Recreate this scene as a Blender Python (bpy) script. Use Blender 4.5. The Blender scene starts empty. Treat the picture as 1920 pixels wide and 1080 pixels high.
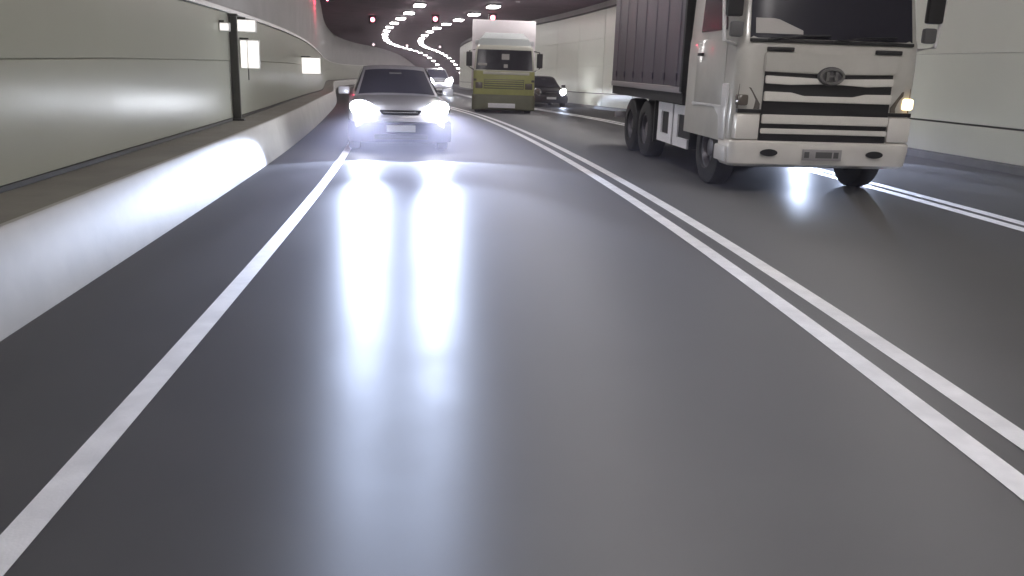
import bpy, bmesh, math, random
from mathutils import Matrix, Vector
random.seed(7)
R = math.radians
scene = bpy.context.scene
col = scene.collection

# ------------------------------------------------------------------ camera
F_PX = 1583.24
CAM_H = 1.633
cam_d = bpy.data.cameras.new('camera'); cam = bpy.data.objects.new('camera', cam_d); col.objects.link(cam)
cam_d.sensor_width = 36.0; cam_d.lens = 36.0 * F_PX / 1920.0
cam_d.clip_start = 0.05; cam_d.clip_end = 900
_p, _y, _r = R(16.5804), R(3.8227), R(2.062)
_fw = Vector((math.sin(_y)*math.cos(_p), math.cos(_y)*math.cos(_p), -math.sin(_p)))
_rt = Vector((math.cos(_y), -math.sin(_y), 0)); _up = _rt.cross(_fw)
_r2 = _rt*math.cos(_r) + _up*math.sin(_r); _u2 = -_rt*math.sin(_r) + _up*math.cos(_r)
_m = Matrix((_r2, _u2, -_fw)).transposed().to_4x4(); _m.translation = Vector((0, 0, CAM_H))
cam.matrix_world = _m
scene.camera = cam

# ------------------------------------------------------------------ world: night sky outside the closed tunnel
world = bpy.data.worlds.new('World'); scene.world = world; world.use_nodes = True
wn = world.node_tree; bg = wn.nodes['Background']
sky = wn.nodes.new('ShaderNodeTexSky'); sky.sky_type = 'NISHITA'; sky.sun_disc = False
sky.sun_elevation = R(-4); sky.sun_rotation = R(200)
wn.links.new(sky.outputs[0], bg.inputs[0]); bg.inputs[1].default_value = 0.02

# ------------------------------------------------------------------ exposure and render settings
vs = scene.view_settings
vs.view_transform = 'Standard'; vs.look = 'None'; vs.exposure = 0.0; vs.gamma = 1.0; vs.use_curve_mapping = False
scene.render.engine = 'CYCLES'
cy = scene.cycles
cy.use_denoising = True
cy.max_bounces = 6; cy.diffuse_bounces = 3; cy.glossy_bounces = 3; cy.transmission_bounces = 2
cy.use_adaptive_sampling = True; cy.adaptive_threshold = 0.06; cy.adaptive_min_samples = 16
cy.sample_clamp_indirect = 8.0
cy.use_light_tree = True
LAMP = 43.0            # radiance of a ceiling lamp's diffuser
HAZE = 0.002
ROAD_ROT = 0.0
HEAD_W = 1700.0        # watts of one near headlight

# ------------------------------------------------------------------ the tunnel's alignment (arc length s, offset u to the right, height h)
NS = [v*1.1 for v in (0, 12, 25, 40, 60, 80, 105, 140, 180)]
KH = [-0.004979, -0.00478, -0.001835, -0.00145, 0.001721, 0.003977, 0.003118, -1.8e-05, -0.000606]
KV = [-0.005033, -0.000278, -0.001683, 0.001871, -0.001232, 0.000552, 0.000144, -0.003271, -0.003525]
DS = 0.25; S_MIN, S_MAX = -45.0, 250.0
def lerp_tab(s, T):
    if s <= NS[0]: return T[0]
    if s >= NS[-1]: return T[-1] * max(0.0, 1 - (s-NS[-1])/30)
    for a in range(len(NS)-1):
        if s <= NS[a+1]:
            t = (s-NS[a])/(NS[a+1]-NS[a]); return T[a]*(1-t)+T[a+1]*t
def _integrate(sign):
    x = y = z = th = ph = 0.0; out = [(0, 0, 0, 0, 0)]
    n = int((S_MAX if sign > 0 else -S_MIN)/DS)+2
    for i in range(n):
        s = sign*i*DS
        kh = lerp_tab(s, KH) if s >= 0 else -0.004; kv = lerp_tab(s, KV) if s >= 0 else 0.0
        x += sign*DS*math.sin(th); y += sign*DS*math.cos(th); z += sign*DS*ph
        th += sign*DS*kh; ph += sign*DS*kv
        out.append((x, y, z, th, ph))
    return out
_FWD, _BWD = _integrate(1), _integrate(-1)
def axis(s):
    T = _FWD if s >= 0 else _BWD
    a = abs(s)/DS; i = min(int(a), len(T)-2); t = a-i
    return tuple(T[i][k]*(1-t)+T[i+1][k]*t for k in range(5))
def P(s, u, h=0.0):
    x, y, z, th, ph = axis(s)
    return Vector((x+u*math.cos(th), y-u*math.sin(th), z+h))
def frame(s, u, h=0.0, yaw=0.0, flip=False):
    """local x = right, y = along the tunnel (away from the camera), z = up"""
    th, ph = axis(s)[3:5]
    m = Matrix.Rotation(-th+yaw, 4, 'Z') @ Matrix.Rotation(math.atan(ph), 4, 'X')
    if flip: m = m @ Matrix.Rotation(math.pi, 4, 'Z')
    m.translation = P(s, u, h)
    return m

# ------------------------------------------------------------------ materials
MATS = {}
def mat(name, base, rough=0.5, metal=0.0, var=0.0, scale=4.0, bump=0.0, bscale=60.0, coat=0.0, spec=0.5, coords='Object', stretch=None, rvar=0.0):
    if name in MATS: return MATS[name]
    m = bpy.data.materials.new(name); m.use_nodes = True; MATS[name] = m
    nt = m.node_tree; b = nt.nodes['Principled BSDF']
    b.inputs['Base Color'].default_value = (*base, 1); b.inputs['Roughness'].default_value = rough
    b.inputs['Metallic'].default_value = metal; b.inputs['Coat Weight'].default_value = coat
    b.inputs['Coat Roughness'].default_value = 0.08; b.inputs['Specular IOR Level'].default_value = spec
    if var or bump or rvar:
        tc = nt.nodes.new('ShaderNodeTexCoord'); src = tc.outputs[coords]
        if stretch:
            mp = nt.nodes.new('ShaderNodeMapping'); mp.inputs['Scale'].default_value = stretch
            nt.links.new(src, mp.inputs[0]); src = mp.outputs[0]
        if var or rvar:
            n = nt.nodes.new('ShaderNodeTexNoise'); n.inputs['Scale'].default_value = scale; n.inputs['Detail'].default_value = 6
            n.inputs['Roughness'].default_value = 0.6
            nt.links.new(src, n.inputs['Vector'])
            if var:
                r = nt.nodes.new('ShaderNodeValToRGB'); lo = tuple(max(0, c*(1-var)) for c in base); hi = tuple(min(1, c*(1+var)) for c in base)
                r.color_ramp.elements[0].position = 0.3; r.color_ramp.elements[1].position = 0.7
                r.color_ramp.elements[0].color = (*lo, 1); r.color_ramp.elements[1].color = (*hi, 1)
                nt.links.new(n.outputs[0], r.inputs[0]); nt.links.new(r.outputs[0], b.inputs['Base Color'])
            if rvar:
                mr = nt.nodes.new('ShaderNodeMapRange'); mr.inputs['From Min'].default_value = 0.3; mr.inputs['From Max'].default_value = 0.7
                mr.inputs['To Min'].default_value = rough-rvar; mr.inputs['To Max'].default_value = rough+rvar
                nt.links.new(n.outputs[0], mr.inputs[0]); nt.links.new(mr.outputs[0], b.inputs['Roughness'])
        if bump:
            n2 = nt.nodes.new('ShaderNodeTexNoise'); n2.inputs['Scale'].default_value = bscale; n2.inputs['Detail'].default_value = 4
            nt.links.new(src, n2.inputs['Vector'])
            bp = nt.nodes.new('ShaderNodeBump'); bp.inputs['Strength'].default_value = bump; bp.inputs['Distance'].default_value = 0.01
            nt.links.new(n2.outputs[0], bp.inputs['Height']); nt.links.new(bp.outputs[0], b.inputs['Normal'])
    return m
def emit(name, colr, strength):
    m = bpy.data.materials.new(name); m.use_nodes = True; MATS[name] = m
    nt = m.node_tree; b = nt.nodes['Principled BSDF']
    b.inputs['Base Color'].default_value = (*[min(1, c*0.8) for c in colr], 1); b.inputs['Roughness'].default_value = 0.3
    b.inputs['Emission Color'].default_value = (*colr, 1); b.inputs['Emission Strength'].default_value = strength
    return m
def glass(name, tint=(0.25, 0.26, 0.28), rough=0.03):
    m = bpy.data.materials.new(name); m.use_nodes = True; MATS[name] = m
    nt = m.node_tree; nt.nodes.remove(nt.nodes['Principled BSDF'])
    out = nt.nodes['Material Output']
    t = nt.nodes.new('ShaderNodeBsdfTransparent'); t.inputs[0].default_value = (*tint, 1)
    g = nt.nodes.new('ShaderNodeBsdfGlossy'); g.inputs['Roughness'].default_value = rough; g.inputs[0].default_value = (1, 1, 1, 1)
    f = nt.nodes.new('ShaderNodeFresnel'); f.inputs[0].default_value = 1.5
    mx = nt.nodes.new('ShaderNodeMixShader')
    nt.links.new(f.outputs[0], mx.inputs[0]); nt.links.new(t.outputs[0], mx.inputs[1]); nt.links.new(g.outputs[0], mx.inputs[2])
    nt.links.new(mx.outputs[0], out.inputs[0])
    return m

def brushed(name, amount, rot=0.0):
    nt = MATS[name].node_tree; b = nt.nodes['Principled BSDF']
    tg = nt.nodes.new('ShaderNodeTangent'); tg.direction_type = 'UV_MAP'; tg.uv_map = 'UVMap'
    b.inputs['Anisotropic'].default_value = amount; b.inputs['Anisotropic Rotation'].default_value = rot
    nt.links.new(tg.outputs[0], b.inputs['Tangent'])
mat('asphalt', (0.082, 0.080, 0.078), 0.58, var=0.14, scale=1.1, bump=0.035, bscale=110, rvar=0.03, spec=1.0)
brushed('asphalt', 0.88, ROAD_ROT)
mat('road_paint', (0.80, 0.79, 0.79), 0.5, var=0.12, scale=5.0, bump=0.15, bscale=80)
mat('barrier_concrete', (0.46, 0.45, 0.42), 0.55, var=0.10, scale=1.6, bump=0.06, bscale=25)
mat('ledge_concrete', (0.26, 0.245, 0.21), 0.75, var=0.14, scale=1.5, bump=0.2, bscale=25)
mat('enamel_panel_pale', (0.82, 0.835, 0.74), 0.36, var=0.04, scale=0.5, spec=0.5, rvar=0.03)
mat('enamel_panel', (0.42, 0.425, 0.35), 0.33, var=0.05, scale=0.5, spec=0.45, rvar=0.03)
brushed('enamel_panel', 0.8, ROAD_ROT); brushed('enamel_panel_pale', 0.8, ROAD_ROT)
mat('upper_wall', (0.36, 0.35, 0.34), 0.6, var=0.12, scale=0.8, bump=0.15, bscale=15)
mat('joint_dark', (0.06, 0.058, 0.05), 0.7)
mat('trim_white', (0.72, 0.71, 0.68), 0.35)
mat('ceiling_dark', (0.105, 0.055, 0.078), 0.8, var=0.25, scale=0.7, bump=0.2, bscale=12)
mat('kerb_concrete', (0.2, 0.2, 0.195), 0.7, var=0.15, scale=2)
mat('steel_dark', (0.07, 0.068, 0.06), 0.45, metal=0.3)
mat('lamp_housing', (0.10, 0.10, 0.10), 0.5, metal=0.5)
emit('lamp_light', (1.0, 0.955, 0.94), LAMP)
emit('red_light', (1.0, 0.16, 0.22), 16.0)
emit('red_beacon_light', (1.0, 0.05, 0.12), 200.0)
emit('pale_signal', (1.0, 0.75, 0.8), 2.0)
emit('sign_light', (1.0, 0.97, 0.92), 1.1)
emit('head_light', (0.88, 0.92, 1.0), 60.0)
emit('head_light_far', (0.93, 0.95, 1.0), 45.0)
emit('head_light_dim', (0.93, 0.95, 1.0), 12.0)
emit('marker_light', (1.0, 0.70, 0.36), 5.0)
mat('white_paint', (0.50, 0.485, 0.445), 0.30, var=0.12, scale=1.7, coat=0.6)
mat('white_trim', (0.74, 0.73, 0.72), 0.3, var=0.06, scale=3, coat=0.3)
mat('silver_bar', (0.82, 0.79, 0.74), 0.26, metal=0.2, var=0.05, scale=3)
mat('black_plastic', (0.012, 0.012, 0.013), 0.45)
mat('grey_plastic', (0.10, 0.10, 0.10), 0.5)
mat('rubber', (0.018, 0.018, 0.019), 0.75, bump=0.3, bscale=40)
mat('rim_steel', (0.13, 0.125, 0.14), 0.4, metal=0.7)
mat('chassis_black', (0.02, 0.02, 0.022), 0.7)
mat('curtain', (0.058, 0.050, 0.070), 0.42, var=0.2, scale=1.5, bump=0.3, bscale=2.2, stretch=(1, 1, 0.12))
mat('rail_alu', (0.34, 0.32, 0.34), 0.4, metal=0.5)
mat('silver_paint', (0.52, 0.52, 0.57), 0.3, metal=0.3, coat=0.7)
mat('bumper_shade_blue', (0.022, 0.022, 0.045), 0.45)  # shade on the backlit bumper put into its dark blue colour
mat('green_paint', (0.36, 0.36, 0.12), 0.4, var=0.12, scale=2, coat=0.4)
mat('dull_green', (0.12, 0.122, 0.07), 0.5, var=0.15, scale=3)
mat('box_white', (0.90, 0.84, 0.87), 0.45, var=0.04, scale=1.5)
mat('deflector_grey', (0.50, 0.53, 0.53), 0.4)
mat('dark_paint', (0.02, 0.02, 0.026), 0.3, coat=0.8)
mat('plate_white', (0.68, 0.68, 0.66), 0.45)
mat('plate_dark', (0.10, 0.10, 0.10), 0.45)
mat('interior_dark', (0.03, 0.03, 0.032), 0.8)
mat('screen_pale', (0.42, 0.40, 0.38), 0.6)
mat('dash_grey', (0.10, 0.10, 0.10), 0.7)
mat('chrome', (0.62, 0.61, 0.60), 0.15, metal=1.0)
mat('lens_dark', (0.10, 0.085, 0.07), 0.12, coat=1.0)
mat('mirror_glass', (0.5, 0.5, 0.5), 0.05, metal=1.0)
glass('windscreen_glass', (0.30, 0.31, 0.33))
glass('clear_lens', (0.8, 0.8, 0.8))

# ------------------------------------------------------------------ mesh helpers
def finish(name, bm, material, parent=None, smooth=True, world_m=None, ang=35):
    bmesh.ops.recalc_face_normals(bm, faces=bm.faces)
    me = bpy.data.meshes.new(name); bm.to_mesh(me); bm.free()
    me.materials.append(MATS[material])
    if smooth:
        me.shade_smooth()
        try: me.set_sharp_from_angle(angle=R(ang))
        except Exception: pass
    o = bpy.data.objects.new(name, me); col.objects.link(o)
    if parent is not None: o.parent = parent
    if world_m is not None: o.matrix_world = world_m
    return o
def tag(o, label=None, cat=None, group=None, kind=None):
    if label: o['label'] = label
    if cat: o['category'] = cat
    if group: o['group'] = group
    if kind: o['kind'] = kind
    return o
def empty(name, m):
    o = bpy.data.objects.new(name, None); o.empty_display_size = 0.3; col.objects.link(o); o.matrix_world = m
    return o
def box(bm, x0, x1, y0, y1, z0, z1, bev=0.0, seg=2):
    b2 = bmesh.new(); bmesh.ops.create_cube(b2, size=1.0)
    for v in b2.verts:
        v.co = Vector((x0+(v.co.x+.5)*(x1-x0), y0+(v.co.y+.5)*(y1-y0), z0+(v.co.z+.5)*(z1-z0)))
    if bev: bmesh.ops.bevel(b2, geom=b2.edges[:], offset=bev, segments=seg, affect='EDGES', profile=0.6)
    merge(bm, b2); return bm
def merge(bm, b2):
    me = bpy.data.meshes.new('tmp'); b2.to_mesh(me); b2.free(); bm.from_mesh(me); bpy.data.meshes.remove(me)
def nb(): return bmesh.new()
def bx(name, material, parent, *a, bev=0.0, seg=2):
    return finish(name, box(nb(), *a, bev=bev, seg=seg), material, parent)
def prism_xz(bm, pts, y0, y1, bev=0.0):
    b2 = nb(); a = [b2.verts.new((x, y0, z)) for x, z in pts]; b = [b2.verts.new((x, y1, z)) for x, z in pts]
    n = len(pts); b2.faces.new(a); b2.faces.new(b[::-1])
    for i in range(n): b2.faces.new((a[i], b[i], b[(i+1) % n], a[(i+1) % n]))
    bmesh.ops.recalc_face_normals(b2, faces=b2.faces)
    if bev: bmesh.ops.bevel(b2, geom=b2.edges[:], offset=bev, segments=2, affect='EDGES')
    merge(bm, b2); return bm
def prism_yz(bm, pts, x0, x1, bev=0.0):
    b2 = nb(); a = [b2.verts.new((x0, y, z)) for y, z in pts]; b = [b2.verts.new((x1, y, z)) for y, z in pts]
    n = len(pts); b2.faces.new(a); b2.faces.new(b[::-1])
    for i in range(n): b2.faces.new((a[i], b[i], b[(i+1) % n], a[(i+1) % n]))
    bmesh.ops.recalc_face_normals(b2, faces=b2.faces)
    if bev: bmesh.ops.bevel(b2, geom=b2.edges[:], offset=bev, segments=2, affect='EDGES')
    merge(bm, b2); return bm
def lathe_x(bm, prof, x, y, z, n=28):
    """prof: (dx, r) pairs, spun round the x axis at (x, y, z)"""
    rings = []
    for dx, r in prof:
        if r < 1e-6: rings.append([bm.verts.new((x+dx, y, z))])
        else: rings.append([bm.verts.new((x+dx, y+r*math.cos(2*math.pi*i/n), z+r*math.sin(2*math.pi*i/n))) for i in range(n)])
    for a, b in zip(rings[:-1], rings[1:]):
        for i in range(n):
            j = (i+1) % n
            if len(a) == 1 and len(b) == 1: continue
            if len(a) == 1: bm.faces.new((a[0], b[i], b[j]))
            elif len(b) == 1: bm.faces.new((a[i], a[j], b[0]))
            else: bm.faces.new((a[i], a[j], b[j], b[i]))
    return bm
def tube(bm, pts, r, n=10):
    pts = [Vector(p) for p in pts]; rings = []
    for i, p in enumerate(pts):
        d = (pts[min(i+1, len(pts)-1)]-pts[max(i-1, 0)]).normalized()
        a = d.cross(Vector((0, 0, 1)) if abs(d.z) < 0.9 else Vector((1, 0, 0))).normalized(); b = d.cross(a)
        rings.append([bm.verts.new(p+a*r*math.cos(2*math.pi*k/n)+b*r*math.sin(2*math.pi*k/n)) for k in range(n)])
    for a, b in zip(rings[:-1], rings[1:]):
        for k in range(n): bm.faces.new((a[k], a[(k+1) % n], b[(k+1) % n], b[k]))
    bm.faces.new(rings[0]); bm.faces.new(rings[-1][::-1]); return bm
def loft(bm, rings, cap=True):
    V = [[bm.verts.new(p) for p in r] for r in rings]; n = len(V[0])
    for a, b in zip(V[:-1], V[1:]):
        for k in range(n): bm.faces.new((a[k], a[(k+1) % n], b[(k+1) % n], b[k]))
    if cap: bm.faces.new(V[0]); bm.faces.new(V[-1][::-1])
    return bm
def grid(bm, fn, nu, nv):
    V = [[bm.verts.new(fn(i/nu, j/nv)) for j in range(nv+1)] for i in range(nu+1)]
    for i in range(nu):
        for j in range(nv): bm.faces.new((V[i][j], V[i+1][j], V[i+1][j+1], V[i][j+1]))
    return bm
def wheel(parent, x, y, r, w, side, n=32):
    """side = -1 / +1: which way the outer face looks"""
    s = side
    t = finish('wheel', lathe_x(nb(), [(-s*w/2, r*.55), (-s*w/2, r*.86), (-s*w*.42, r*.97), (-s*w*.25, r), (s*w*.25, r), (s*w*.42, r*.97), (s*w/2, r*.86), (s*w/2, r*.58), (s*w*.38, r*.56)], x, y, r, n), 'rubber', parent)
    rim = finish('rim', lathe_x(nb(), [(s*w*.40, r*.575), (s*w*.36, r*.52), (s*w*.10, r*.48), (s*w*.06, r*.30), (s*w*.30, r*.24), (s*w*.34, r*.16), (s*w*.34, 0)], x, y, r, n), 'rim_steel', t)
    return t

def sweep(name, prof, s0, s1, material, step=1.0, parent=None, closed=False):
    bm = nb(); n = max(1, int(round((s1-s0)/step))); rows = []; uv = bm.loops.layers.uv.new('UVMap'); UV = {}
    for i in range(n+1):
        s = s0+(s1-s0)*i/n
        rows.append([bm.verts.new(P(s, u, h)) for u, h in prof])
        for v, (u, h) in zip(rows[-1], prof): UV[v] = (s*.05, (u+h)*.05)
    m = len(prof)
    for a, b in zip(rows[:-1], rows[1:]):
        for k in range(m if closed else m-1): bm.faces.new((a[k], a[(k+1) % m], b[(k+1) % m], b[k]))
    if closed: bm.faces.new(rows[0]); bm.faces.new(rows[-1][::-1])
    for f in bm.faces:
        for l in f.loops: l[uv].uv = UV[l.vert]
    return finish(name, bm, material, parent)

# ------------------------------------------------------------------ the tunnel
U_L, U_D, U_R, U_W = -1.431, 2.419, 6.219, 9.856      # edge line, double line, second double line, right wall
X_BF, X_BT, X_WL = -2.42, -2.53, -3.105               # barrier foot, barrier top, left wall
H_B, H_C = 0.545, 4.885
S0, S1 = -40.0, 235.0

road = sweep('road', [(-2.6, 0), (-1.0, 0), (0.5, 0), (2.4, 0), (4.3, 0), (6.2, 0), (8.0, 0), (10.1, 0)], S0, S1, 'asphalt')
tag(road, 'grey asphalt tunnel roadway', kind='structure')
def line(u0, u1):
    return sweep('lane_line', [(u0, .004), (u1, .004)], S0, S1-5, 'road_paint', parent=road)
line(U_L-.056, U_L+.064)
line(U_D-.212, U_D-.076); line(U_D+.076, U_D+.212)
line(U_R-.215, U_R-.05); line(U_R+.05, U_R+.215)

barrier = sweep('concrete_barrier', [(X_BF, -.05), (X_BF, .05), (X_BT, H_B-.02), (X_BT-.02, H_B), (X_BT-.06, H_B), (X_BT-.06, -.05)], S0, S1, 'barrier_concrete', closed=True)
tag(barrier, 'low pale concrete barrier along the left edge of the road', 'barrier')
sweep('ledge', [(X_BT-.061, H_B-.004), (X_WL-.05, H_B-.004)], S0, S1, 'ledge_concrete', parent=barrier)

wall_left = sweep('wall_left', [(X_WL-.05, 0.3), (X_WL-.05, 2.2), (X_WL-.02, 2.2), (X_WL-.02, H_C+.1)], S0, S1, 'upper_wall')
tag(wall_left, kind='structure')
wall_right = sweep('wall_right', [(U_W+.05, -.1), (U_W+.05, H_C+.1)], S0, S1, 'upper_wall')
tag(wall_right, kind='structure')
ceiling = sweep('ceiling', [(X_WL-.3, H_C), (1.77, H_C), (5.35, H_C), (U_W+.3, H_C)], S0, S1, 'ceiling_dark')
tag(ceiling, kind='structure')
kerb = sweep('kerb', [(U_W-.16, -.05), (U_W-.15, .12), (U_W-.13, .135), (U_W+.049, .135), (U_W+.049, -.05)], S0, S1, 'kerb_concrete', closed=True)
tag(kerb, kind='structure')
for nm, s in (('end_wall', S0+.3), ('end_wall', S1-.3)):
    o = finish(nm, box(nb(), -4, 11, -.1, .1, -1, 6), 'ceiling_dark', None, world_m=frame(s, 0)); tag(o, kind='structure')

# wall cladding: every panel its own piece, alike panels share a mesh
PANEL_L = 4.4
def panel_mesh(z0, z1, length, material, name='panel'):
    bm = box(nb(), -.025, .025, -length/2, length/2, z0, z1, bev=.006, seg=1)
    uv = bm.loops.layers.uv.new('UVMap')
    for f in bm.faces:
        for l in f.loops: l[uv].uv = (l.vert.co.y*.2+l.vert.co.x, l.vert.co.z*.2)
    bmesh.ops.recalc_face_normals(bm, faces=bm.faces)
    me = bpy.data.meshes.new(name); bm.to_mesh(me); bm.free(); me.materials.append(MATS[material]); return me
def panels(wall, u, rows, material):
    for z0, z1 in rows:
        me = panel_mesh(z0, z1, PANEL_L-.005, material)
        s = S0+PANEL_L/2
        while s < S1-6:
            o = bpy.data.objects.new('panel', me); col.objects.link(o); o.parent = wall
            a, b = P(s-PANEL_L/2, u), P(s+PANEL_L/2, u); d = b-a
            m = Matrix.Rotation(math.atan2(d.y, d.x)-math.pi/2, 4, 'Z') @ Matrix.Rotation(math.atan2(d.z, d.xy.length), 4, 'X')
            m.translation = (a+b)/2; o.matrix_world = m
            s += PANEL_L
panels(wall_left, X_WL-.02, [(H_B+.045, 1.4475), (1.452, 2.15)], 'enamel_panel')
panels(wall_right, U_W+.02, [(.14, .70), (.735, 1.98), (1.985, 3.24), (3.245, 4.52)], 'enamel_panel_pale')
sweep('joint', [(X_WL-.045, H_B+.001), (X_WL+.012, H_B+.001), (X_WL+.012, H_B+.04), (X_WL-.045, H_B+.04)], S0, S1, 'joint_dark', parent=wall_left, closed=True)
sweep('joint', [(U_W+.045, .70), (U_W+.003, .70), (U_W+.003, .735), (U_W+.045, .735)], S0, S1, 'joint_dark', parent=wall_right, closed=True)
sweep('trim_rail', [(X_WL-.045, 2.155), (X_WL+.04, 2.155), (X_WL+.04, 2.215), (X_WL-.045, 2.215)], S0, S1, 'trim_white', parent=wall_left, closed=True)
sweep('trim_rail', [(U_W+.045, 4.53), (U_W-.06, 4.53), (U_W-.06, 4.60), (U_W+.045, 4.60)], S0, S1, 'joint_dark', parent=wall_right, closed=True)

# ------------------------------------------------------------------ ceiling lamps
def ordinal(n):
    return f"{n}{'th' if 10 <= n % 100 <= 20 else {1: 'st', 2: 'nd', 3: 'rd'}.get(n % 10, 'th')}"
def lamp_meshes():
    h = bpy.data.meshes.new('housing'); bm = nb()
    box(bm, -.30, .30, -.62, .62, -.09, -.002, bev=.015)
    bmesh.ops.recalc_face_normals(bm, faces=bm.faces); bm.to_mesh(h); bm.free(); h.materials.append(MATS['lamp_housing'])
    d = bpy.data.meshes.new('diffuser'); bm = nb()
    box(bm, -.25, .25, -.55, .55, -.145, -.088)
    bmesh.ops.recalc_face_normals(bm, faces=bm.faces); bm.to_mesh(d); bm.free(); d.materials.append(MATS['lamp_light'])
    return h, d
LH, LD = lamp_meshes()
LAMP_STEP = 6.15
for row, (u, s_first) in {'left': (1.773, 44.9), 'right': (5.347, 43.8)}.items():
    k = -13
    while s_first+k*LAMP_STEP < S1-8:
        s = s_first+k*LAMP_STEP
        if s > S0+2:
            t = empty('ceiling_lamp', frame(s, u, H_C))
            for nm, me in (('housing', LH), ('diffuser', LD)):
                o = bpy.data.objects.new(nm, me); col.objects.link(o); o.parent = t
            if k >= 0:
                tag(t, f'white lamp on the dark ceiling, {ordinal(k+1)} nearest seen in the {row} row', 'lamp', 'lamps in the two ceiling rows')
            else:
                tag(t, f'white ceiling lamp of the {row} row above or behind the viewpoint', 'lamp', 'lamps in the two ceiling rows')
        k += 1

# ------------------------------------------------------------------ lane signals under the ceiling
def signal(s, u, z, lit, label, size=.36):
    t = empty('lane_signal', frame(s, u, z))
    bx('housing', 'black_plastic', t, -size/2-.05, size/2+.05, -.02, .14, -size/2-.05, size/2+.05, bev=.015)
    N = 20; prism = prism_xz(nb(), [(size*.36*math.cos(2*math.pi*k/N), size*.36*math.sin(2*math.pi*k/N)) for k in range(N)], -.045, -.021)
    finish('lit_lens', prism, lit, t)
    hood = nb(); rr_ = []
    for k in range(13):
        an = math.pi*k/12; rr_.append((size*.42*math.cos(an), size*.42*math.sin(an)))
    for k in range(12):
        (xa, za), (xb, zb) = rr_[k], rr_[k+1]
        va = [hood.verts.new(p) for p in ((xa, -.021, za), (xb, -.021, zb), (xb, -.16, zb), (xa, -.16, za))]; hood.faces.new(va)
    finish('hood', hood, 'black_plastic', t)
    bx('hanger', 'lamp_housing', t, -.03, .03, .03, .09, size/2+.05, max(size/2+.1, H_C-z-.004))
    tag(t, label, 'signal', 'lane control signals under the ceiling')
for s, u, w in ((56.5, -.05, 'leftmost'), (53.0, 3.5, 'middle'), (49.5, 6.35, 'rightmost')):
    signal(s, u, 4.62, 'red_light', f'red lit lane signal, {w} of the nearer row under the ceiling')
for i, (u, w) in enumerate(((-.05, 'leftmost'), (3.75, 'middle'), (7.5, 'rightmost'))):
    signal(101.5, u, 4.5, 'pale_signal', f'small pale lane signal, {w} of the farther row under the ceiling')

# red beacon on the upper left wall
t = empty('red_beacon', frame(36.5, X_WL+.62, H_C-.35))
bx('bracket', 'lamp_housing', t, -.05, .05, -.05, .05, -.14, .348)
bx('housing', 'black_plastic', t, -.12, .12, -.22, .22, -.42, -.14, bev=.02)
bx('lens', 'red_beacon_light', t, -.17, -.121, -.18, .18, -.40, -.17, bev=.02)
tag(t, 'red glowing beacon hung from the ceiling beside the left wall', 'beacon')

# ------------------------------------------------------------------ emergency posts and lit cabinets on the left wall
def emergency_post(s, label):
    t = empty('emergency_post', frame(s, X_WL+.008, H_B))
    bx('post', 'steel_dark', t, -.0, .12, -.035, .035, .002, 1.56, bev=.008)
    bx('foot_plate', 'steel_dark', t, -.0, .17, -.09, .09, .003, .03, bev=.006)
    bx('cap', 'steel_dark', t, -.004, .13, -.045, .045, 1.561, 1.60, bev=.006)
    tag(t, label, 'post')
def flag_sign(name, s, w, z0, h, label, cat, split=False, depth=.07):
    """a lit box standing out from the left wall, its face towards the oncoming camera"""
    t = empty(name, frame(s, X_WL+.008, z0))
    bx('case', 'white_trim', t, 0, w, 0, depth, 0, h, bev=.01)
    for x0, x1 in (((.015, w*.36), (w*.42, w-.012)) if split else ((.015, w-.015),)):
        bx('lit_face', 'sign_light', t, x0, x1, -.012, -.001, .015, h-.015, bev=.005)
    bx('bracket', 'steel_dark', t, 0, w*.45, depth*.3, depth*.7, h+.001, h+.03)
    if split: bx('stem', 'steel_dark', t, w*.37, w*.41, .01, .05, -.18, -.001)
    tag(t, label, cat)
emergency_post(13.9, 'slim dark steel post standing on the ledge of the left wall')
flag_sign('wall_lamp', 13.2, .15, 1.86, .125, 'small white lamp left of the dark post head on the left wall', 'lamp')
flag_sign('wall_lamp', 14.6, .30, 1.90, .20, 'larger white lamp right of the dark post head on the left wall', 'lamp')
flag_sign('lit_sign', 14.75, .31, 1.33, .46, 'tall white twin-leaf lit sign just right of the dark post', 'sign', split=True)
flag_sign('lit_sign', 26.0, .55, 1.19, .47, 'square white lit sign on the left wall farther down the tunnel', 'sign')
emergency_post(118.0, 'distant slim post on the left wall above the silver car')

# ------------------------------------------------------------------ vehicles (local: x right in the picture, y away from the camera, front at y = 0)
def beam(parent, x, y, z, watts, cone=76, tilt=11.0, yaw=0.0, blend=0.25, colr=(.62, .73, 1.0), radius=.06, vert=.42):
    l = bpy.data.lights.new('headlight_beam', 'SPOT'); l.energy = watts; l.spot_size = R(cone); l.spot_blend = blend
    l.color = colr; l.shadow_soft_size = radius
    o = bpy.data.objects.new('headlight_beam', l); col.objects.link(o); o.parent = parent
    o.location = (x, y, z); o.rotation_euler = (R(90-tilt), 0, R(180+yaw)); o.scale = (1, vert, 1)
    return o
def plate(parent, z, x0, x1, y, h=.12, m='plate_white'):
    p = bx('number_plate', m, parent, x0, x1, y-.012, y, z-h/2, z+h/2, bev=.003)
    return p

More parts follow.
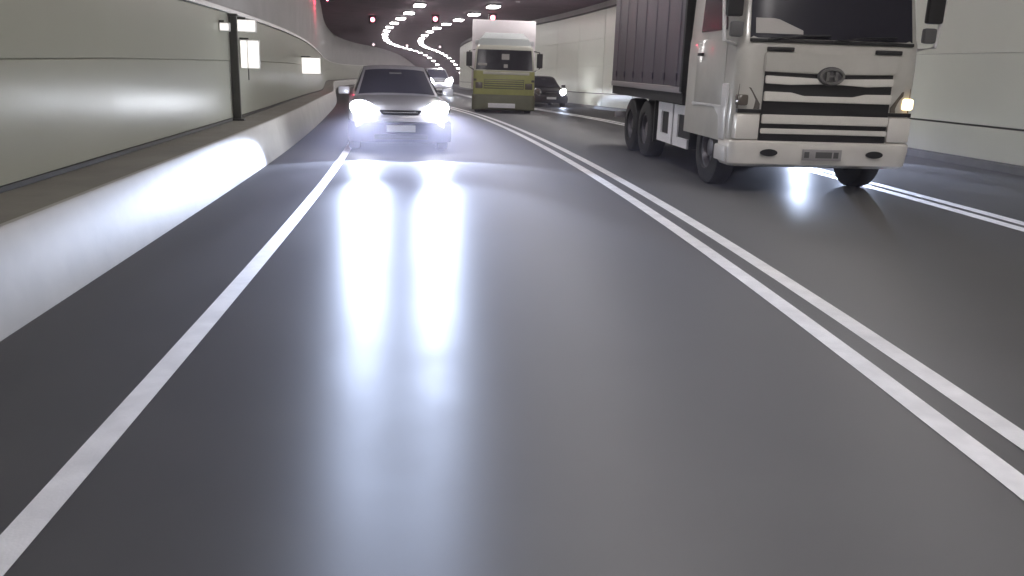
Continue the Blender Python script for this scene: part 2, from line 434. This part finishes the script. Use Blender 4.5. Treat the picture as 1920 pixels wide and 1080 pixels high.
mat('screen_blue', (0.055, 0.055, 0.078), 0.2, spec=0.2)
mat('screen_dark', (0.028, 0.028, 0.036), 0.22, coat=0.0, spec=0.12)
def car(name, m, paint, lower, lamp_mat, watts, label, W=1.78, H=1.46, L=4.5, lamps=(1, 1), lamp_z=.66, lamp_h=.17, lamp_w=.36, plate_mat='plate_white', cone=78, tilt=17, group=None, belt=.93, slot=.36, yaw=0, hot=0):
    t = empty(name, m); w = W/2
    st = [  # y, half width, bottom, shoulder, top
        (0.00, w*.72, .34, .56, .62), (0.06, w*.86, .26, .64, .70), (0.25, w*.96, .22, .72, .78), (0.75, w, .20, .80, .86),
        (1.25, w, .20, .86, belt), (2.2, w*1.0, .20, .90, belt), (3.3, w, .20, .92, belt+.02), (4.1, w*.97, .22, .92, belt+.05), (4.4, w*.9, .28, .86, belt+.02), (L, w*.78, .38, .78, .86)]
    rings = []
    for y, hw, zb, zs, zt in st:
        half = [(hw*.82, zb), (hw*.97, zb+.07), (hw*1.0, zb+(zs-zb)*.55), (hw*.985, zs), (hw*.90, zt-.025), (hw*.62, zt+.012), (hw*.25, zt+.025)]
        rings.append([(x, y, z) for x, z in half]+[(-x, y, z) for x, z in reversed(half)])
    body = finish('body', loft(nb(), rings), paint, t, ang=50)
    # greenhouse
    def ring(y, hw, z): return [(-hw, y, z), (hw, y, z)]
    zr = H
    gp = [(1.08, w*.86, belt+.01), (1.95, w*.66, zr-.05), (2.25, w*.65, zr), (3.05, w*.65, zr-.01), (3.4, w*.66, zr-.06), (4.0, w*.82, belt+.05)]
    bm = nb(); rows = []
    for y, hw, z in gp:
        rows.append([bm.verts.new((x*hw, y+(.07*abs(x)**2 if y < 2 else 0), z-.03*abs(x)**3)) for x in (-1, -.66, -.33, 0, .33, .66, 1)])
    for a, b in zip(rows[:-1], rows[1:]):
        for k in range(6): bm.faces.new((a[k], a[k+1], b[k+1], b[k]))
    for k, sx in ((0, -1), (6, 1)):
        foot = [bm.verts.new((sx*w*.90, max(1.15, min(3.95, y)), belt-.03)) for y, hw, z in gp]
        for i in range(len(gp)-1): bm.faces.new((rows[i][k], rows[i+1][k], foot[i+1], foot[i]))
    finish('cabin', bm, paint, t, ang=40)
    # windscreen a little proud of the cabin front
    def ws(a, b):
        x = (a*2-1); y = 1.08+(1.95-1.08)*(.05+.88*b); hw = (w*.86+(w*.66-w*.86)*(.05+.88*b))*.93; z = belt+.01+(zr-.05-belt-.01)*(.05+.88*b)
        return (x*hw, y+.07*abs(x)**2-.012, z-.03*abs(x)**3+.012)
    scr = finish('windscreen', grid(nb(), ws, 10, 4), 'screen_dark' if paint == 'dark_paint' else 'screen_blue', t)
    bx('rear_view_mirror', 'grey_plastic', scr, -.11, .11, 1.72, 1.76, zr-.2, zr-.13, bev=.01)
    for sx in (-1, 1):
        g = nb(); pts = [(1.5, belt+.03), (2.02, zr-.09), (2.95, zr-.08), (3.5, belt+.05)]
        vs_ = []
        for y, z in pts:
            f = (z-belt)/(zr-belt); hw = w*.895+(w*.655-w*.895)*f
            vs_.append(g.verts.new((sx*(hw+.008), y, z)))
        g.faces.new(vs_); finish('side_window', g, 'screen_dark', t)
        mm = nb(); box(mm, min(sx*w*.97, sx*(w*.97+.2)), max(sx*w*.97, sx*(w*.97+.2)), 1.36, 1.48, belt+.0, belt+.14, bev=.03)
        finish('wing_mirror', mm, paint, t)
        wheel(t, sx*(w-.10), .82, .31, .2, sx); wheel(t, sx*(w-.10), 3.5, .31, .2, sx)
        # headlights
        cx = sx*(w*.70)
        hlb = nb(); bmesh.ops.create_uvsphere(hlb, u_segments=20, v_segments=12, radius=1.0)
        for v in hlb.verts:
            x, y, z = v.co; v.co = Vector((cx+x*lamp_w/2, .085+y*.15+max(0, (abs(cx+x*lamp_w/2)-w*.72))*.5, lamp_z+z*lamp_h/2+.05*x*sx))
        lit = lamps[0 if sx < 0 else 1]
        finish('headlight', hlb, lamp_mat if lit else 'lens_dark', t)
        if lit and hot: beam(t, cx, -.16, lamp_z, hot, cone=26, tilt=4.5, yaw=yaw, vert=.6, blend=.9)
        if lit and watts >= 1: beam(t, cx, -.14, lamp_z-.02, watts, cone=cone, tilt=tilt, yaw=yaw)
    # grille slot, bumper, lower intake, plate
    gr = nb(); prism_xz(gr, [(-slot, lamp_z+.005), (slot, lamp_z+.005), (slot*.85, lamp_z-.07), (-slot*.85, lamp_z-.07)], -.03, .06, bev=.01)
    g = finish('grille', gr, 'black_plastic', t)
    bx('grille_bar', 'chrome', g, -slot*.8, slot*.8, -.042, -.031, lamp_z-.035, lamp_z-.022)
    bm = nb(); N = 14; rr = []
    for i in range(N+1):
        x = (i/N*2-1); y = -.08+.30*abs(x)**3.2
        rr.append([(x*w*1.0, y+.0, .19), (x*w*1.01, y-.03, .25), (x*w*1.015, y-.04, .40), (x*w*1.0, y-.02, .52), (x*w*.99, y+.16, .55), (x*w*.99, y+.16, .19)])
    finish('bumper', loft(bm, rr), lower, t, ang=45)
    bx('lower_intake', 'black_plastic', t, -.45, .45, -.137, -.10, .25, .33, bev=.01)
    plate(t, .43, -.24, .24, -.125, .11, plate_mat)
    tag(t, label, 'car', group)
    return t


# --- silver car with blazing headlights in the near lane
silver = car('oncoming_car', frame(14.6, -.50, 0, yaw=R(3)), 'silver_paint', 'bumper_shade_blue', 'head_light', HEAD_W,
    'silver car with blazing white headlights hugging the left edge line', W=1.74, H=1.46, lamp_z=.72, lamp_h=.30, lamp_w=.46, hot=15000)
# --- dark car beyond the green truck
car('oncoming_car', frame(41.5, 7.95), 'dark_paint', 'black_plastic', 'head_light_far', 350,
    'dark car with one bright headlight, right of the green truck', W=1.80, H=1.5, lamps=(0, 1), lamp_z=.72, lamp_h=.34, lamp_w=.34)
# --- far car between the silver car and the green truck
car('oncoming_car', frame(57.0, 4.3), 'silver_paint', 'grey_plastic', 'head_light_far', 300,
    'distant car as a glare of headlights left of the green truck', W=1.85, H=1.75, lamp_z=.95, lamp_h=.4, lamp_w=.5, belt=1.1)
# --- car hidden beside the big truck, only its light shows under the truck
car('oncoming_car', frame(16.3, 8.1, 0, yaw=R(4)), 'dark_paint', 'black_plastic', 'head_light_dim', 1800,
    'dark car hidden beside the big truck, its light showing underneath', W=1.75, H=1.42, cone=50, tilt=10, yaw=-20, hot=2500)

# --- the big truck
def big_truck(m):
    t = empty('cargo_truck', m)
    hw = 1.10
    def plan(hw, yf, yb, rc, z, rake=0):
        pts = []
        for k in range(7):
            a = k/6*math.pi/2; pts.append((hw-rc+rc*math.sin(a), yf+rc*.7-rc*.7*math.cos(a)+.0, z))
        pts += [(hw, yb, z)]
        full = [( x, y, z_) for x, y, z_ in pts]
        return [(-x, y, z_) for x, y, z_ in reversed(full)]+full
    zs = [(.60, hw, .03, .22), (.75, hw, .015, .2), (1.1, hw, .0, .2), (1.55, hw, .0, .2), (1.78, hw*.995, .01, .2), (1.84, hw*.985, .035, .2), (2.75, hw*.95, .26, .2), (3.05, hw*.93, .40, .22), (3.2, hw*.85, .62, .3)]
    cab = finish('cab', loft(nb(), [plan(a, f, 1.95, rc, z) for z, a, f, rc in zs]), 'white_paint', t, ang=40)
    # windscreen
    def corner(x): return .14*(1-math.cos(math.asin(min(1, max(0, (abs(x)-.87)/.2)))))
    def ws(a, b):
        x = a*2-1; z = 1.80+(2.66-1.80)*b; f = (z-1.84)/(2.75-1.84); yf = .035+(.26-.035)*f; h = (hw*.985+(hw*.95-hw*.985)*f)*.90
        return (x*h, yf-.015+corner(x*h), z)
    scr = finish('windscreen', grid(nb(), ws, 14, 6), 'screen_dark', t)
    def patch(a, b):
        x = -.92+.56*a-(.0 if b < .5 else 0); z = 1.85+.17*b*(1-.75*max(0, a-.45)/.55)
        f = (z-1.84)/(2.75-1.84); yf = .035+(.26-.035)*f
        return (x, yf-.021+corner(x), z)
    finish('screen_reflection', grid(nb(), patch, 8, 3), 'screen_pale', scr)  # reflection on the glass, painted as a pale patch just proud of it
    # screen surround and scuttle
    bx('scuttle', 'black_plastic', t, -.98, .98, -.015, .06, 1.752, 1.792, bev=.012)
    for cx in (-.62, .68):
        h = nb(); box(h, cx-.16, cx+.16, -.035, -.001, 1.655, 1.705, bev=.012); finish('step_handle', h, 'black_plastic', t)
    for x0, x1 in ((-.80, -.05), (.0, .75)):
        wp = nb(); tube(wp, [(x0, -.03, 1.78), ((x0+x1)/2, -.025, 1.83), (x1, -.02, 1.845)], .012); finish('wiper', wp, 'black_plastic', t)
    # grille: dark recess with pale bars standing proud
    bx('grille_recess', 'black_plastic', t, -.775, .775, -.012, .05, .60, 1.455)
    bars = [[(-.77, 1.385), (-.14, 1.365), (.14, 1.365), (.77, 1.385), (.77, 1.30), (.45, 1.285), (.16, 1.30), (-.16, 1.30), (-.45, 1.285), (-.77, 1.295)],
            [(-.77, 1.205), (-.45, 1.20), (-.3, 1.165), (.3, 1.165), (.45, 1.20), (.77, 1.205), (.77, 1.095), (-.77, 1.095)],
            [(-.77, .945), (.77, .945), (.77, .84), (-.77, .84)],
            [(-.77, .785), (.77, .785), (.77, .725), (-.77, .725)]]
    for pts in bars:
        finish('grille_bar', prism_xz(nb(), pts, -.055, -.013, bev=.008), 'silver_bar', t)
    hood = finish('front_panel', prism_xz(nb(), [(-.80, 1.64), (.80, 1.64), (.80, 1.43), (.22, 1.415), (-.22, 1.415), (-.80, 1.43)], -.045, -.0, bev=.012), 'white_paint', t)
    # emblem: oval ring with two uprights and a bar
    em = nb(); N = 40
    for k in range(N):
        pass
    ro, ri = (.150, .092), (.122, .066)
    A = [[em.verts.new((rx*math.cos(2*math.pi*k/N), y, 1.395+rz*math.sin(2*math.pi*k/N))) for k in range(N)] for (rx, rz), y in ((ro, -.058), (ro, -.095), (ri, -.095), (ri, -.058))]
    for a, b in zip(A, A[1:]+A[:1]):
        for k in range(N): em.faces.new((a[k], a[(k+1) % N], b[(k+1) % N], b[k]))
    box(em, -.07, -.036, -.090, -.06, 1.345, 1.445); box(em, .036, .07, -.090, -.06, 1.345, 1.445); box(em, -.0355, .0355, -.088, -.06, 1.384, 1.406)
    e = finish('emblem', em, 'emblem_grey', t)
    bk = nb(); prism_xz(bk, [(.165*math.cos(2*math.pi*k/32), 1.395+.107*math.sin(2*math.pi*k/32)) for k in range(32)], -.0585, -.046); finish('emblem_back', bk, 'grey_plastic', e)
    # headlights and corner markers
    for sx in (-1, 1):
        pts = [(sx*.80, 1.0), (sx*.80, 1.06), (sx*.92, 1.24), (sx*1.045, 1.28), (sx*1.06, 1.0)]
        hb = nb(); b2 = [hb.verts.new((x, -.012+.16*max(0, abs(x)-.88)**1.5*5, z)) for x, z in pts]; c2 = [hb.verts.new((x, .12, z)) for x, z in pts]
        hb.faces.new(b2)
        for i in range(5): hb.faces.new((b2[i], c2[i], c2[(i+1) % 5], b2[(i+1) % 5]))
        hl = finish('headlight', hb, 'lens_dark', t)
        mk = nb(); box(mk, min(sx*.94, sx*1.075), max(sx*.94, sx*1.075), .0-.02, .09, 1.035, 1.165, bev=.03)
        finish('corner_lamp', mk, 'marker_light' if sx > 0 else 'lens_dark', hl)
        seam = nb(); box(seam, min(sx*.778, sx*1.06), max(sx*.778, sx*1.06), -.014, .05, .955, .998); finish('lamp_seam', seam, 'black_plastic', t)
    # bumper with fog lamps
    bm = nb(); zs = [(.33, hw*.97, .03), (.37, hw*1.0, -.03), (.55, hw*1.01, -.055), (.62, hw*1.01, -.05), (.64, hw*1.0, -.02)]
    finish('bumper', loft(bm, [plan(a, f, .42, .16, z) for z, a, f in zs]), 'silver_bar', t, ang=40)
    for sx in (-1, 1):
        cb = nb(); zs2 = [(.641, hw*1.005, -.03), (.94, hw*1.005, -.015)]
        box(cb, min(sx*.785, sx*1.07), max(sx*.785, sx*1.07), -.03, .12, .65, .945, bev=.03); finish('bumper_corner', cb, 'silver_bar', t)
        fg = nb(); prism_xz(fg, [(sx*.65+.105*math.cos(2*math.pi*k/24), .505+.042*math.sin(2*math.pi*k/24)) for k in range(24)], -.066, -.045); finish('fog_lamp', fg, 'black_plastic', t)
        sp = nb(); box(sp, min(sx*.99, sx*1.09), max(sx*.99, sx*1.09), -.005, .20, .36, .52, bev=.03)
    np_ = plate(t, .49, -.24, .24, -.058, .13, 'plate_grey')
    for x, hw_ in ((-.19, .03), (.02, .10), (.17, .03)):
        c = nb(); box(c, x-hw_, x+hw_, -.074, -.071, .455, .525); finish('plate_mark', c, 'plate_dark', np_)
    # doors on both sides
    for sx in (-1, 1):
        def xs(a, b): return (min(a*sx, b*sx), max(a*sx, b*sx))
        d = nb(); box(d, *xs(hw-.02, hw+.012), .42, 1.55, 1.02, 1.80, bev=.008); dr = finish('door', d, 'white_paint', t)
        wd = nb(); w0 = [(.50, 1.90), (1.50, 1.90), (1.50, 2.62), (.66, 2.62)]; vv = []
        for y, z in w0:
            f = (z-1.84)/(2.75-1.84); vv.append(wd.verts.new((sx*(hw*.985+(hw*.95-hw*.985)*f+.012), y, z)))
        wd.faces.new(vv); finish('door_window', wd, 'screen_dark', dr)
        hd = nb(); box(hd, *xs(hw+.012, hw+.045), 1.25, 1.45, 1.60, 1.64, bev=.01); finish('door_handle', hd, 'black_plastic', dr)
        # arch, steps, fairing
        ar = nb()
        prof = [(.36, .645), (.36, 1.02), (1.62, 1.02), (1.62, .97), (1.25, .985), (.70, .985), (.50, .88), (.44, .645)]
        prism_yz(ar, prof, *xs(hw-.16, hw+.02), bev=.012); finish('wheel_arch', ar, 'white_trim', t)
        stp = nb(); box(stp, *xs(hw-.10, hw+.035), .12, .50, .37, .56, bev=.03); finish('step', stp, 'white_trim', t)
        fa = nb(); box(fa, *xs(hw-.05, hw+.03), .22, .42, .62, 1.28, bev=.03); finish('corner_fairing', fa, 'white_trim', t)
        # mirrors on arms
        ma = nb(); x = sx*(hw-.02)
        tube(ma, [(x, .26, 2.55), (sx*(hw+.16), .08, 2.54), (sx*(hw+.22), .06, 2.30), (sx*(hw+.17), .06, 1.76), (sx*(hw-.01), .16, 1.72)], .022); arm = finish('mirror_arm', ma, 'white_trim', t)
        mi = nb(); box(mi, *xs(hw+.0, hw+.19), -.02, .08, 2.02, 2.42, bev=.03); finish('mirror', mi, 'black_plastic', t)
        m2 = nb(); box(m2, *xs(hw-.02, hw+.13), -.03, .06, 1.80, 1.97, bev=.03); finish('mirror', m2, 'grey_plastic', t)
    # chassis
    ch = nb(); box(ch, -.42, -.30, .6, 6.7, .62, .86); box(ch, .30, .42, .6, 6.7, .62, .86); box(ch, -.3, .3, .5, 1.9, .50, .9); box(ch, -.95, .95, .87, 1.03, .42, .56)
    box(ch, -.95, .95, 4.22, 4.38, .42, .58); box(ch, -.95, .95, 5.27, 5.43, .42, .58)
    finish('chassis', ch, 'chassis_black', t)
    ft = nb(); box(ft, -.8, .8, .43, .55, .34, .60); finish('under_valance', ft, 'chassis_black', t)
    for sx in (-1, 1):
        wheel(t, sx*.95, .95, .47, .27, sx)
        for y in (4.3, 5.35): wheel(t, sx*.93, y, .46, .30, sx); 
    # side lockers between the axles
    for sx in (-1, 1):
        def xs(a, b): return (min(a*sx, b*sx), max(a*sx, b*sx))
        for y0, y1, nm in ((1.98, 2.72, 'battery_box'), (2.80, 3.62, 'fuel_tank')):
            lk = nb(); box(lk, *xs(.55, 1.0), y0, y1, .34, .92, bev=.02); b = finish(nm, lk, 'chassis_black', t)
            fr = nb(); x = xs(1.001, 1.03)
            box(fr, *x, y0, y1, .80, .93); box(fr, *x, y0, y1, .34, .47)
            box(fr, *xs(1.001, 1.028), y1-.2, y1, .471, .799)
            if nm == 'fuel_tank': box(fr, *xs(1.001, 1.028), y0, y0+.2, .471, .799)
            finish('panel', fr, 'white_bright', b, smooth=False)  # white frame paints the bright reflections on tank and battery box
        gd = nb(); box(gd, *xs(.98, 1.02), 1.95, 3.7, .95, 1.02); finish('side_guard', gd, 'chassis_black', t)
        mf = nb(); box(mf, *xs(.80, 1.06), 3.72, 3.76, .30, .98); finish('mudguard', mf, 'black_plastic', t)
    # cargo body with curtain side
    b0, b1 = 2.12, 6.9; bw = 1.12
    bx('load_floor', 'chassis_black', t, -bw+.02, bw-.02, b0, b1, .95, 1.12)
    bd = nb(); box(bd, -bw, bw, b0, b1, 1.19, 3.55); finish('cargo_body', bd, 'curtain', t, smooth=False)
    for sx in (-1, 1):
        def xs(a, b): return (min(a*sx, b*sx), max(a*sx, b*sx))
        rl = nb(); box(rl, *xs(bw-.03, bw+.012), b0, b1, 1.10, 1.185, bev=.006); finish('side_rail', rl, 'rail_alu', t)
        for i in range(7):
            y = b0+.3+i*.68
            sb = nb(); box(sb, *xs(bw+.001, bw+.004), y-.022, y+.022, 1.19, 3.5); box(sb, *xs(bw+.004, bw+.018), y-.03, y+.03, 1.27, 1.37)
            finish('strap', sb, 'strap_grey', t, smooth=False)
        hd = nb(); box(hd, *xs(bw-.06, bw+.02), b0-.03, b0+.07, 1.12, 3.6, bev=.008); finish('corner_post', hd, 'chassis_black', t)
    bx('headboard', 'black_plastic', t, -bw, bw, b0-.02, b0-.001, 1.1, 3.55)
    bx('tail_guard', 'rail_alu', t, -1.05, 1.05, 6.72, 6.8, .5, .62, bev=.01)
    tag(t, 'large grey-fronted cargo truck with dark curtain-sided body in the right lane', 'truck')
    return t
mat('emblem_grey', (0.22, 0.215, 0.21), 0.3, metal=0.6)
mat('white_bright', (0.78, 0.77, 0.80), 0.4)
mat('strap_grey', (0.066, 0.056, 0.08), 0.6)
mat('plate_grey', (0.34, 0.33, 0.33), 0.5)
big_truck(frame(10.30, 4.83, 0, yaw=R(-1.0)) @ Matrix.Scale(1.07, 4))

# --- the green-cab box truck
def box_truck(m):
    t = empty('box_truck', m); hw = 1.10
    def plan(hw, yf, yb, rc, z):
        pts = []
        for k in range(6):
            a = k/5*math.pi/2; pts.append((hw-rc+rc*math.sin(a), yf+rc*.7-rc*.7*math.cos(a), z))
        pts.append((hw, yb, z)); return [(-x, y, z_) for x, y, z_ in reversed(pts)]+pts
    lower = [(.40, hw*.98, .04, .15), (.55, hw, .0, .15), (1.0, hw, .0, .15), (1.48, hw, .02, .15)]
    finish('cab_lower', loft(nb(), [plan(a, f, 1.6, rc, z) for z, a, f, rc in lower]), 'green_paint', t, ang=40)
    upper = [(1.481, hw*.995, .025, .15), (1.6, hw*.985, .05, .15), (2.25, hw*.93, .22, .15), (2.38, hw*.88, .32, .2)]
    finish('cab_upper', loft(nb(), [plan(a, f, 1.6, rc, z) for z, a, f, rc in upper]), 'cab_cream', t, ang=40)
    def ws(a, b):
        x = a*2-1; z = 1.52+(2.22-1.52)*b; f = (z-1.6)/(2.25-1.6); return (x*(hw*.985-.05*f*hw)*.93, .05+.17*f-.016+.105*(1-math.cos(math.asin(min(1, max(0, (abs(x)*(hw*.985-.05*f*hw)*.93-(hw*.985-.05*f*hw)+.155)/.15))))), z)
    s = finish('windscreen', grid(nb(), ws, 10, 5), 'screen_dark', t)
    for x0, x1, z0, z1 in ((-.10, .17, 1.88, 2.08), (-.95, -.62, 1.66, 1.74), (-.02, .12, 1.6, 1.72)):
        g = nb(); grid(g, lambda a, b: (x0+(x1-x0)*a, .05+.17*((z0+(z1-z0)*b)-1.6)/.65-.03, z0+(z1-z0)*b), 1, 1); finish('screen_sticker', g, 'screen_pale', s)
    bx('brow_panel', 'cab_cream', t, -.75, .9, -.012, .03, 1.36, 1.46, bev=.01)
    gr = bx('grille', 'dull_green', t, -.72, .72, -.014, .02, .86, 1.2, bev=.012)
    for z in (.92, 1.0, 1.08, 1.15): bx('grille_slat', 'green_paint', gr, -.70, .70, -.026, -.0145, z-.018, z+.018, bev=.004)
    for sx in (-1, 1):
        def xs(a, b): return (min(a*sx, b*sx), max(a*sx, b*sx))
        h = nb(); box(h, *xs(.76, 1.02), -.02, .1, .86, 1.08, bev=.03); finish('headlight', h, 'lens_dark', t)
        k = nb(); box(k, *xs(.98, 1.09), -.0, .1, 1.12, 1.2, bev=.01); finish('turn_lamp', k, 'lens_dark', t)
        a = nb(); tube(a, [(sx*(hw-.04), .25, 2.2), (sx*(hw+.14), .06, 2.16), (sx*(hw+.16), .05, 1.6), (sx*(hw-.02), .15, 1.5)], .02); finish('mirror_arm', a, 'black_plastic', t)
        m_ = nb(); box(m_, *xs(hw+.05, hw+.26), -.02, .06, 1.62, 2.12, bev=.03); finish('mirror', m_, 'black_plastic', t)
        wheel(t, sx*.92, .95, .40, .24, sx); wheel(t, sx*.90, 4.1, .40, .3, sx)
    bb = nb(); loft(bb, [plan(hw*1.03, f, .5, .2, z) for z, f in ((.12, .0), (.16, -.05), (.60, -.06), (.66, -.02))]); bmp = finish('bumper', bb, 'dull_green', t, ang=40)
    bx('white_board', 'white_bright', t, -.55, .42, -.095, -.062, .20, .36, bev=.01)
    # wind deflector and body
    df = nb(); loft(df, [[(-.98, 1.1, 2.36), (.98, 1.1, 2.36), (.98, .42, 2.36), (-.98, .42, 2.36)], [(-.9, 1.2, 2.62), (.9, 1.2, 2.62), (.86, .55, 2.62), (-.86, .55, 2.62)], [(-.7, 1.3, 2.86), (.7, 1.3, 2.86), (.66, .95, 2.82), (-.66, .95, 2.82)]])
    finish('wind_deflector', df, 'deflector_grey', t)
    for sx in (-1, 1):
        r = nb(); box(r, min(sx*.90, sx*1.06), max(sx*.90, sx*1.06), .52, .7, 2.40, 2.56, bev=.03); finish('roof_marker', r, 'white_bright', t)
    bd = nb(); box(bd, -1.18, 1.18, 1.72, 6.2, .85, 3.34, bev=.03); finish('box_body', bd, 'box_white', t)
    bx('front_frame', 'box_white', t, -1.14, 1.14, 1.69, 1.719, 2.5, 3.28, bev=.008)
    bx('chassis', 'chassis_black', t, -.4, .4, .4, 6.0, .45, .8)
    tag(t, 'yellow-green cab truck with a tall white box body, ahead of the grey truck', 'truck')
mat('cab_cream', (0.58, 0.57, 0.50), 0.4, coat=0.4)
box_truck(frame(30.6, 3.62, 0, yaw=R(-8)))

# ------------------------------------------------------------------ the tunnel's hazy air
hz = [P(s, u) for s in (S0+2, 0, 40, 80, 120, 160, S1-2) for u in (X_WL-1, U_W+1)]
x0, x1 = min(p.x for p in hz)-1, max(p.x for p in hz)+1; y0, y1 = S0-3, S1+3
z0 = min(P(s, 0).z for s in range(int(S0), int(S1), 5))-2.5; z1 = max(P(s, 0).z for s in range(int(S0), int(S1), 5))+H_C+2.5
haze = finish('haze', box(nb(), x0, x1, y0, y1, z0, z1), 'asphalt', None, smooth=False)
haze.data.materials.clear()
hm = bpy.data.materials.new('haze'); hm.use_nodes = True; nt = hm.node_tree
nt.nodes.remove(nt.nodes['Principled BSDF'])
pv = nt.nodes.new('ShaderNodeVolumePrincipled'); pv.inputs['Color'].default_value = (.92, .83, .93, 1); pv.inputs['Density'].default_value = HAZE; pv.inputs['Anisotropy'].default_value = 0.6
nt.links.new(pv.outputs[0], nt.nodes['Material Output'].inputs['Volume'])
haze.data.materials.append(hm); tag(haze, kind='stuff')
